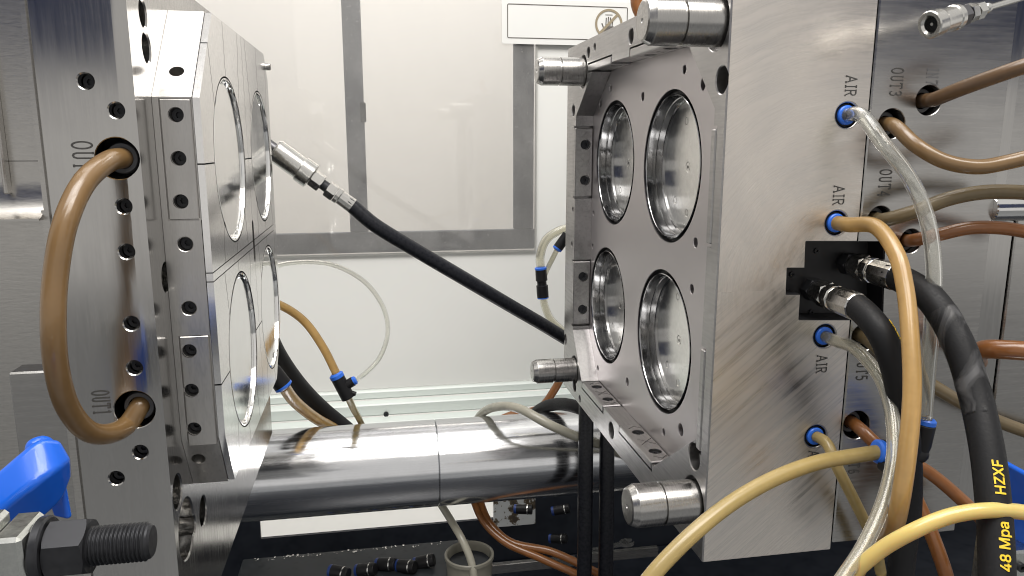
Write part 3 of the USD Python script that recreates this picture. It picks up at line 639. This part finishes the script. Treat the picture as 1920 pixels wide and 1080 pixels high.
tube_thing('air_tube', 'pale yellow air tube from the lowest blue fitting slanting down behind', 'tube',
           [a3+np.array([0, .004, 0]), a3+np.array([.002, -.016, -.001])]+pts((1568, 872, .598), (1605, 945, .595), (1640, 1020, .60), (1652, 1075, .605)), .0053, 'yellow_olive')
# black tee with blue collars
def branch(parent, p0, d, L, r, collar=True):
    d = np.array(d, float)/np.linalg.norm(d)
    obj('branch', lathe([(0, 0), (r*.82, 0), (r, L*.3), (r, L-.001), (r-.001, L), (0, L)], p0, d, 36), 'black', parent)
    if collar:
        obj('collet', lathe([(r*.5, L), (r*.97, L), (r*.97, L+.0035), (r*.8, L+.005), (r*.5, L+.005), (r*.5, L)], p0, d, 36), 'blue', parent)
tee = thing('tee_fitting', 'black branched push-in fitting with blue collars behind the amber tube', 'fitting')
tc = ony(1690, 850, .54)
e1 = ony(1652, 847, .54); e2 = ony(1735, 795, .54); e3 = ony(1705, 905, .545)
branch(tee, tc, e1-tc, np.linalg.norm(e1-tc), .0105); branch(tee, ony(1722, 850, .54), e2-ony(1722, 850, .54), np.linalg.norm(e2-ony(1722, 850, .54)), .0085)
obj('body', Manifold.batch_hull([Manifold.sphere(.0085, 20).translate(tuple(x)) for x in (tc, ony(1715, 835, .543), ony(1722, 850, .54))]), 'black', tee)
obj('lug', lathe([(.0022, 0), (.0052, 0), (.0052, .010), (.0022, .010), (.0022, 0)], ony(1655, 872, .535), (0, -1, 0), 24), 'black', tee)
obj('collet', lathe([(.002, 0), (.0058, 0), (.0058, .004), (.002, .004), (.002, 0)], ony(1712, 915, .545), ony(1706, 925, .54)-ony(1716, 900, .545), 24), 'blue', tee)
tube_thing('air_tube', 'yellowed tube from the black fitting to the bottom edge, left of the others', 'tube',
           [e1]+pts((1600, 855, .54), (1530, 868, .535), (1450, 898, .525), (1370, 944, .51), (1300, 1000, .495), (1235, 1065, .485), (1195, 1115, .48)), .0063, 'yellow_olive')
tube_thing('air_tube', 'bright yellow tube arching in from the right edge over the black hose', 'tube',
           pts((1990, 975, .43), (1915, 960, .43), (1850, 957, .43), (1780, 968, .435), (1710, 997, .44), (1650, 1032, .45), (1595, 1080, .46), (1560, 1125, .465)), .0056, 'yellow')
def water(name, label, mat, i, p, r=.0064, back=.030):
    c = W[i]
    tube_thing(name, label, 'tube', [c+np.array([0, back, 0]), c+np.array([0, .006, 0])]+p, r, mat, None, 'water tubes of the right mould half')
water('water_tube', 'brown water tube from the IN7 hole rising to the right edge', 'brown', 0, pts((1752, 186, .615), (1800, 167, .59), (1860, 145, .57), (1940, 118, .55), (2040, 90, .54)))
water('water_tube', 'brown water tube from the OUT3 hole sagging to the right edge', 'tan', 1, pts((1682, 240, .612), (1718, 273, .59), (1770, 302, .575), (1830, 313, .565), (1890, 304, .56), (1960, 285, .55), (2040, 250, .55)))
water('water_tube', 'olive water tube from the OUT4 hole to the right edge', 'olive', 2, pts((1660, 412, .612), (1715, 397, .595), (1775, 374, .585), (1840, 361, .58), (1900, 360, .575), (1990, 368, .57)))
water('water_tube', 'red-brown water tube beneath the olive one, reaching the right edge', 'rust', 3, pts((1715, 450, .614), (1760, 440, .60), (1815, 428, .59), (1870, 427, .585), (1925, 435, .58), (2010, 460, .575)), .0060)
water('water_tube', 'olive water tube from the OUT5 hole passing behind the hoses', 'olive', 4, pts((1632, 640, .615), (1665, 670, .605), (1720, 705, .60), (1790, 748, .60), (1860, 785, .60), (1940, 815, .60), (2020, 840, .60)), .0064)
water('water_tube', 'red-brown water tube from the lowest water hole slanting down to the right', 'rust', 5, pts((1615, 806, .615), (1650, 838, .60), (1690, 858, .595), (1740, 885, .59), (1795, 930, .58), (1850, 985, .57), (1900, 1060, .56), (1930, 1120, .56)), .0062)
tube_thing('water_tube', 'red-brown tube emerging below the yellow arch near the bottom edge', 'tube', pts((1700, 900, .60), (1722, 945, .59), (1746, 1000, .575), (1768, 1060, .565), (1785, 1120, .56)), .0066, 'rust')
tube_thing('water_tube', 'thick orange-brown tube end at the right edge beside the black hose', 'tube', pts((1838, 690, .66), (1832, 668, .62), (1850, 655, .585), (1890, 656, .57), (1980, 662, .55)), .0088, 'rust')
# hydraulic hoses
def ferrule(parent, pos, end, r, mat='chrome'):
    pos = np.array(pos); d = np.array(end)-pos; S = np.linalg.norm(d); d = d/S
    obj('stem', cyl(pos-d*S*.15, d, S*.4, r*.55, n=28), 'oxide', parent)
    obj('adapter', place(hexa(r*.95, S*.14, .0006), pos+d*S*.02, d), 'oxide', parent)
    obj('adapter_ring', cyl(pos+d*S*.17, d, S*.05, r*.8, n=28), 'chrome', parent)
    obj('swivel_nut', place(hexa(r*1.06, S*.2, .0010), pos+d*S*.23, d, .3), mat, parent)
    p = pos+d*S*.44; L = S*.56
    obj('ferrule', lathe([(r*.7, 0), (r*.98, 0), (r*1.02, .001), (r*1.02, L*.22), (r*.90, L*.24), (r*.90, L*.29), (r*1.02, L*.31), (r*1.05, L-.0012), (r*.98, L), (r*.7, L), (r*.7, 0)], p, d, 10), mat, parent, smooth=20)
    return np.array(end)
h1 = thing('hydraulic_hose', 'black hydraulic hose leaving the lower coupling of the black bracket', 'hose', None)
p0 = ony(1518, 540, YR+.020); p1 = ony(1608, 576, .575)
e = ferrule(h1, p0, p1, .0118)
C1 = spline([e-(p1-p0)*.12, e]+pts((1650, 622, .545), (1678, 690, .535), (1694, 780, .535), (1703, 870, .545), (1702, 960, .55), (1692, 1040, .55), (1685, 1120, .55)), 20)
obj('hose', tube(C1, .0112, 24, raw=True), 'rubber', h1, smooth=True)
h2 = thing('hydraulic_hose', 'wide black hydraulic hose printed in yellow near the right edge', 'hose')
p0 = ony(1584, 492, YR+.020); p1 = ony(1682, 520, .585)
e = ferrule(h2, p0, p1, .0118)
H2 = [e-(p1-p0)*.12, e]+pts((1745, 560, .54), (1795, 640, .51), (1828, 740, .485), (1850, 840, .46), (1862, 940, .44), (1868, 1030, .425), (1870, 1130, .41))
C2 = spline(H2, 24)
obj('hose', tube(C2, .0118, 28, raw=True), 'rubber', h2, smooth=True)
# yellow print wrapped on the hose surface
def print_on(parent, C, R, text, s0, h, side, mat, bold=True, rev=True, gap=0):
    tmesh = meshkit.text_mesh(text, h, .0004, bold)
    for _ in range(1): tmesh = tmesh.subdivide_to_size(h*.35)
    v = np.array(tmesh.vertices); arc = np.concatenate([[0], np.cumsum(np.linalg.norm(np.diff(C, axis=0), axis=1))])
    T, _, _ = frames(C); ymid = h*.5
    s = s0-v[:, 0]
    P = np.stack([np.interp(s, arc, C[:, k]) for k in range(3)], 1); TT = np.stack([np.interp(s, arc, T[:, k]) for k in range(3)], 1)
    TT /= np.linalg.norm(TT, axis=1)[:, None]
    Nn = np.array(side, float)[None]-TT*(TT@np.array(side, float))[:, None]; Nn /= np.linalg.norm(Nn, axis=1)[:, None]
    Bn = np.cross(Nn, TT); th = (v[:, 1]-ymid)/R
    V = P+(R+.00008+v[:, 2:3])*(np.cos(th)[:, None]*Nn-np.sin(th)[:, None]*Bn)
    obj('print', trimesh.Trimesh(V, tmesh.faces, process=False), mat, parent, smooth=False)
arc2 = np.concatenate([[0], np.cumsum(np.linalg.norm(np.diff(C2, axis=0), axis=1))])
def s_at(py):   # arc length where the hose passes a height in the photograph
    d = C2@FW; yy = 540-F*(C2@UP)/d; i = np.argmin(abs(yy-py)+(yy < 500)*1e4); return arc2[i]
print_on(h1, C1, .0112, '48 Mpa HZXF', .085, .0052, (.75, -.5, .55), 'text_yellow')
print_on(h2, C2, .0118, '48 Mpa', s_at(1072), .0068, (-.30, -.93, .1), 'text_yellow')
print_on(h2, C2, .0118, 'HZXF', s_at(930), .0068, (-.30, -.93, .1), 'text_yellow')
i0, i1 = np.searchsorted(arc2, s_at(585)), np.searchsorted(arc2, s_at(785))
obj('worn_tape', tube(C2[i0:i1], .01215, 28, raw=True), 'tape', h2, smooth=True)
# hanging quick coupler top right
qc = thing('quick_coupler', 'nickel quick coupler hanging in front of the steel plate at top right', 'coupler')
q0 = ony(1742, 47, .55); q1 = ony(1905, 2, .55); dq = (q1-q0)/np.linalg.norm(q1-q0); dq = dq+np.array([0, .25, 0]); dq /= np.linalg.norm(dq)
obj('sleeve', lathe([(.0058, .002), (.0072, 0), (.0098, 0), (.0106, .001), (.0106, .010), (.0098, .011), (.0094, .013), (.0094, .026), (.0102, .027), (.0102, .031), (.0085, .032), (.006, .032), (.0058, .002)], q0, dq, 56), 'chrome', qc)
obj('bore', lathe([(0, .008), (.0058, .008), (.0058, .011), (0, .011)], q0, dq, 24), 'dark_bore', qc)
obj('valve_pin', lathe([(0, .003), (.0012, .003), (.0016, .008), (0, .008)], q0, dq, 16), 'polished', qc)
obj('hex_nut', place(hexa(.0088, .0085, .0006), q0+dq*.0325, dq), 'brushed_dark', qc)
obj('hex_nut', place(hexa(.0078, .007, .0006), q0+dq*.044, dq, .4), 'chrome', qc)
obj('hex_nut', place(hexa(.0074, .008, .0006), q0+dq*.0525, dq, .1), 'chrome', qc)
obj('stem', lathe([(0, 0), (.0032, 0), (.0032, .006), (.0042, .007), (.0042, .009), (.0025, .010), (.0025, .06), (0, .06)], q0+dq*.0605, dq, 24), 'chrome', qc)
# blue strap on the far right
obj('blue_strap', Manifold.batch_hull([Manifold.sphere(.003, 10).translate(tuple(x)) for x in pts((1885, 870, .53), (1940, 900, .50), (1945, 1030, .50), (1890, 1010, .53), (1880, 920, .54))]), 'blue_bar', None, 'glossy blue bracket edge at the right edge behind the black hose', 'bracket', smooth=50)

# ================================================================== LEFT WATER LOOP
cA, cB = f(224, 297, YL), f(256, 768, YL)
tube_thing('water_tube', 'brown water tube looping between the two dark holes of the left mould half', 'tube',
           [cA+np.array([0, .03, 0]), cA+np.array([-.001, .004, 0])]+pts((205, 302, .635), (158, 342, .60), (122, 420, .575), (104, 520, .565), (100, 610, .56), (106, 690, .565), (128, 765, .58), (165, 808, .60), (205, 813, .625), (240, 795, .648))+[cB+np.array([0, .012, 0]), cB+np.array([.001, .03, 0])], .0082, 'tan')

# ================================================================== CENTRE HOSES
ch = thing('hydraulic_hose', 'thin black hose with a steel quick coupler slanting across the rear window', 'hose')
y0 = 1.22
q0 = ony(515, 280, y0); q1 = ony(645, 375, y0); dq = (q1-q0)/np.linalg.norm(q1-q0); S = np.linalg.norm(q1-q0)
R = .0185
obj('probe', cyl(q0-dq*.03, dq, .04, .009, n=28), 'brushed_dark', ch)
obj('sleeve', lathe([(0, 0), (R*.88, 0), (R, .003), (R, S*.36), (R*1.14, S*.37), (R*1.14, S*.52), (R*.95, S*.53), (0, S*.53)], q0, dq, 56), 'chrome', ch)
obj('hex_nut', place(hexa(R*.80, S*.14, .001), q0+dq*S*.535, dq, .2), 'chrome', ch)
obj('stem', cyl(q0+dq*S*.67, dq, S*.12, R*.45, n=28), 'oxide', ch)
obj('hex_nut', place(hexa(R*.75, S*.12, .001), q0+dq*S*.755, dq, .2), 'chrome', ch)
obj('ferrule', lathe([(0, 0), (R*.72, 0), (R*.72, S*.05), (R*.64, S*.06), (R*.66, S*.24), (0, S*.24)], q0+dq*S*.88, dq, 12), 'chrome', ch, smooth=20)
Cc = spline([q0+dq*S*1.05, q0+dq*S*1.12]+pts((700, 420, 1.22), (790, 475, 1.23), (880, 528, 1.24), (960, 575, 1.26), (1040, 622, 1.28), (1110, 668, 1.30), (1180, 740, 1.32)), 14)
obj('hose', tube(Cc, .0118, 20, raw=True), 'rubber_wet', ch, smooth=True)
tube_thing('air_tube', 'thin clear tube looping in a circle in front of the white door', 'tube',
           pts((470, 545, 1.2), (505, 505, 1.25), (560, 492, 1.3), (625, 497, 1.32), (685, 530, 1.33), (720, 580, 1.33), (727, 625, 1.32), (712, 670, 1.31), (685, 700, 1.3), (662, 716, 1.3)), .0042, 'clear', .0026, sides=14)
tf = thing('tee_fitting', 'small black tee fitting with blue collars in front of the white door', 'fitting')
t0 = ony(633, 708, 1.3); t1 = ony(653, 746, 1.3); dt = (t1-t0)/np.linalg.norm(t1-t0); Lt = np.linalg.norm(t1-t0)
obj('body', lathe([(0, 0), (.012, 0), (.012, Lt), (0, Lt)], t0, dt, 28), 'black', tf)
obj('collet', lathe([(0, 0), (.0125, 0), (.0125, .006), (.008, .009), (0, .009)], t0, -dt, 28), 'blue', tf)
t2 = ony(662, 715, 1.3); tm_ = ony(643, 726, 1.3); d2 = (t2-tm_)/np.linalg.norm(t2-tm_)
obj('branch', lathe([(0, 0), (.0085, 0), (.0085, .021), (0, .021)], tm_, d2, 24), 'black', tf)
obj('collet', lathe([(0, 0), (.0078, 0), (.0078, .004), (.005, .006), (0, .006)], tm_+d2*.021, d2, 24), 'blue', tf)
obj('lug', cyl(ony(655, 735, 1.3), (1, -.3, -.3), .012, .004), 'black', tf)
tube_thing('air_tube', 'amber tube bending down into the small tee fitting by the door', 'tube', pts((480, 560, 1.26), (525, 572, 1.28), (570, 602, 1.3), (605, 650, 1.3), (632, 703, 1.3)), .0072, 'amber', None, sides=16)
tube_thing('air_tube', 'short yellowed tube from the small tee fitting down behind the tie bar', 'tube', pts((652, 743, 1.3), (662, 765, 1.36), (680, 800, 1.5), (690, 830, 1.52)), .0062, 'yellow_olive', None, sides=16)
tube_thing('hydraulic_hose', 'thick black hose curving from behind the left mould down to the tie bar', 'hose', pts((490, 600, 1.32), (520, 665, 1.38), (560, 722, 1.44), (605, 768, 1.5), (650, 805, 1.52), (700, 850, 1.52)), .0165, 'rubber', None)
el = thing('elbow_fitting', 'black elbow fitting with blue collar at the edge of the left mould', 'fitting')
g0 = ony(505, 690, 1.28); g1 = ony(530, 722, 1.28); dg = (g1-g0)/np.linalg.norm(g1-g0)
obj('body', lathe([(0, 0), (.013, 0), (.0155, .008), (.0155, np.linalg.norm(g1-g0)), (0, np.linalg.norm(g1-g0))], g0, dg, 28), 'black', el)
obj('collet', lathe([(0, 0), (.0158, 0), (.0158, .004), (.011, .007), (0, .007)], g1, dg, 28), 'blue', el)
tube_thing('air_tube', 'amber tube dropping from the elbow fitting behind the tie bar', 'tube', [g1]+pts((552, 752, 1.34), (590, 783, 1.42), (630, 806, 1.5), (680, 840, 1.52)), .0105, 'amber', None, sides=18)
# right of the window: union with clear tubes
un = thing('union_fitting', 'upright black union fitting with blue collars left of the right mould', 'fitting')
u0, u1 = ony(1014, 505, 1.3), ony(1018, 557, 1.3); du = (u1-u0)/np.linalg.norm(u1-u0); Lu = np.linalg.norm(u1-u0)
obj('body', lathe([(0, 0), (.0100, 0), (.0105, Lu*.4), (.0085, Lu*.42), (.0085, Lu*.56), (.0105, Lu*.58), (.0105, Lu), (0, Lu)], u0, du, 28), 'black', un)
obj('collet', lathe([(0, 0), (.0108, 0), (.0108, .003), (.007, .005), (0, .005)], u0, -du, 28), 'blue', un)
obj('collet', lathe([(0, 0), (.0104, 0), (.0104, .002), (.007, .003), (0, .003)], u1, du, 28), 'blue', un)
tube_thing('air_tube', 'clear tube arching from the union fitting to behind the right mould', 'tube', [u0]+pts((1013, 480, 1.3), (1024, 450, 1.3), (1050, 432, 1.3), (1090, 425, 1.3)), .0078, 'clear_dull', .005, sides=16)
tube_thing('air_tube', 'clear tube curving from under the union fitting towards the right mould', 'tube', [u1]+pts((1022, 575, 1.3), (1032, 598, 1.3), (1058, 622, 1.3), (1090, 640, 1.3)), .0072, 'clear_dull', .0045, sides=16)
ut = thing('elbow_fitting', 'small tilted black fitting with blue collar beside the right mould frame', 'fitting')
v0, v1 = ony(1064, 440, 1.27), ony(1046, 465, 1.27); dv = (v1-v0)/np.linalg.norm(v1-v0)
obj('body', lathe([(0, 0), (.0088, 0), (.0088, np.linalg.norm(v1-v0)), (0, np.linalg.norm(v1-v0))], v0, dv, 24), 'black', ut)
obj('collet', lathe([(0, 0), (.0086, 0), (.0086, .003), (.005, .005), (0, .005)], v1, dv, 24), 'blue', ut)
tube_thing('air_tube', 'short clear tube running down from the small tilted fitting', 'tube', [v1]+pts((1036, 485, 1.28), (1024, 510, 1.31), (1018, 530, 1.33)), .0046, 'clear_dull', .003, sides=14)
tube_thing('water_tube', 'orange-brown tube behind the lower left corner of the right mould', 'tube', pts((1060, 690, 1.5), (1040, 730, 1.5), (1012, 765, 1.5), (960, 778, 1.52), (930, 790, 1.52)), .0085, 'rust', None, sides=16)
tube_thing('water_tube', 'orange-brown tube peeping out above the top right guide pin', 'tube', pts((1195, -20, 1.0), (1196, 10, 1.0), (1210, 40, 1.0)), .009, 'rust', None)
tube_thing('air_tube', 'pale clouded tube lying over the tie bar towards the right mould', 'tube', pts((880, 830, 1.55), (898, 782, 1.46), (930, 763, 1.36), (975, 767, 1.28), (1030, 796, 1.24), (1090, 822, 1.235), (1150, 842, 1.24), (1210, 880, 1.25)), .0085, 'grey_tube', None)
tube_thing('hydraulic_hose', 'black hose arching over the tie bar behind the right mould', 'hose', pts((985, 800, 1.52), (1010, 770, 1.46), (1045, 758, 1.38), (1090, 766, 1.30), (1140, 790, 1.28)), .0125, 'rubber', None)
for i, (xa, lab) in enumerate(((1098, 'oily black hose hanging in front of the tie bar, the left one'), (1138, 'oily black hose hanging in front of the tie bar, beside the right mould'))):
    tube_thing('hydraulic_hose', lab, 'hose', pts((xa+2, 730, 1.245), (xa, 850, 1.22), (xa-1, 960, 1.21), (xa-3, 1110, 1.20)), .0135, 'rubber_wet', None)
for i, (dx, lab) in enumerate(((0, 'left of two red-brown tubes slanting down under the tie bar'), (10, 'right of two red-brown tubes slanting down under the tie bar'))):
    tube_thing('water_tube', lab, 'tube', pts((885+dx*1.2, 930, 1.42), (905+dx, 975, 1.38), (945+dx, 1015, 1.34), (1010+dx*2.6, 1045-dx*1.0, 1.30), (1100+dx*2.2, 1085-dx*1.0, 1.26), (1150+dx*2, 1110-dx, 1.25)), .0075, 'rust', None, sides=16)
tube_thing('air_tube', 'grey tube dropping from under the tie bar past the cup', 'tube', pts((820, 935, 1.42), (845, 975, 1.38), (868, 1015, 1.34), (884, 1055, 1.32), (892, 1110, 1.31)), .0075, 'grey_tube', None, sides=16)
# cup
cp = onz(880, 1060, -.86) if False else ony(880, 1040, 1.36)
cu = thing('cup', 'open cream plastic cup, its inner shade a dark disc, standing on the machine bed', 'cup')
obj('wall', lathe([(0, -.06), (.043, -.06), (.046, -.006), (.049, -.004), (.049, .002), (.047, .004), (.044, .002), (.042, -.004), (.040, -.055), (0, -.055)], cp, (0, 0, 1), 56), 'cream', cu)
obj('shade_disc', cyl(cp+np.array([0, 0, -.016]), (0, 0, 1), .002, .0405), 'navy', cu)  # dark disc put in for the shaded inside of the cup

rs = np.random.RandomState(11)
spots = [(640, 1074), (690, 1068), (728, 1058), (765, 1062), (800, 1052), (985, 955), (1055, 955), (1050, 1010)]
labs = ['black push-in fitting with blue collar on the bed, leftmost of the row', 'second black push-in fitting from the left on the bed', 'black push-in fitting in the middle of the bed row',
        'black push-in fitting, fourth along the bed row', 'black push-in fitting nearest the cream cup', 'blue-collared fitting beside the white flaking panel under the tie bar', 'fitting with a bright edge left of the hanging hoses', 'dark fitting low down between red-brown tubes and hanging hoses']
for (px, py), lab in zip(spots, labs):
    c = onz(px, py, d0[2]+.009) if py > 1030 else ony(px, py, 1.58); th = thing('push_in_fitting', lab, 'fitting', 'small push-in fittings on the machine bed')
    d = np.array([.8, -.5+.3*rs.rand(), .25*rs.rand()]); d /= np.linalg.norm(d); r = .0125 if py > 1030 else .011
    obj('body', lathe([(0, -.02), (r, -.02), (r, .014), (r*.9, .016), (0, .016)], c, d, 24), 'black', th)
    obj('collet', lathe([(r*.5, -.02), (r*.95, -.02), (r*.95, -.026), (r*.5, -.027), (r*.5, -.02)], c, d, 24), 'blue_dark', th)
    obj('ring', lathe([(r*.98, .004), (r*1.06, .004), (r*1.06, .0065), (r*.98, .0065), (r*.98, .004)], c, d, 24), 'chrome', th)
# flaking pale panel beside the slot
obj('flaked_panel', box(ony(925, 950, 1.645)[0], ony(1003, 950, 1.645)[0], 1.640, 1.648, ony(950, 985, 1.645)[2], ony(950, 935, 1.645)[2]), material('flaking_paint', {'g': ('geometry', {}), 'n': ('noise_texture', {'scale': 38., 'detail': 6., 'roughness': .65}), 'c': ('rgb_ramp', {'ramp': [(.0, (.55, .57, .57)), (.50, (.50, .52, .52)), (.54, (.10, .075, .045)), (.62, (.05, .04, .03)), (1., (.05, .04, .03))]}), 'p': ('principled_bsdf', {'roughness': .5})}, [('g.position', 'n.vector'), ('n.fac', 'c.fac'), ('c.color', 'p.base_color')]), None, 'pale painted panel with flaking edge under the tie bar', 'panel')
# steel rails on the bed
for (a, b_), lab in ((((870, 1066), (1080, 1040)), 'thin steel rail on the bed behind the cream cup'), (((1105, 1040), (1235, 1025)), 'thin steel rail on the bed right of the hanging hoses')):
    pa, pb = ony(*a, 1.40), ony(*b_, 1.40)
    obj('steel_rail', box(pa[0], pb[0], 1.40, 1.412, pa[2]-.02, pa[2], .001), 'plate_dark', None, lab, 'rail')
# small spanner
wp0 = ony(1145, 1025, 1.45); 
sp_ = [Point(0, 0).buffer(.022).difference(sbox(.004, -.009, .04, .009)), LineString([(-.10, 0), (-.015, 0)]).buffer(.008)]
sm = ext_z(shapely.union_all(sp_), 0, .006)
obj('spanner', sm.scale((.8, .62, 1)).rotate((0, 0, 12)).translate(tuple(ony(1175, 1020, 1.45))), 'chrome', None, 'open-ended steel spanner lying on the machine bed', 'spanner')

# bottom right corner: zinc bracket and a tube end
zb_ = thing('zinc_bracket', 'zinc plated bracket corner at the bottom right, beside the printed hose', 'bracket')
b0, b1 = ony(1897, 1036, .50), ony(2000, 1120, .50)
obj('plate', box(b0[0], b1[0], .50, .54, b1[2], b0[2], .002), 'zinc', zb_)
obj('screw', place(screw_head(.004, .003), ony(1912, 1062, .4999), (0, -1, 0)), 'oxide', zb_)
tube_thing('water_tube', 'short brown tube between the printed hose and the zinc bracket', 'tube', pts((1862, 985, .58), (1880, 1035, .56), (1893, 1080, .55), (1900, 1130, .55)), .0062, 'tan')
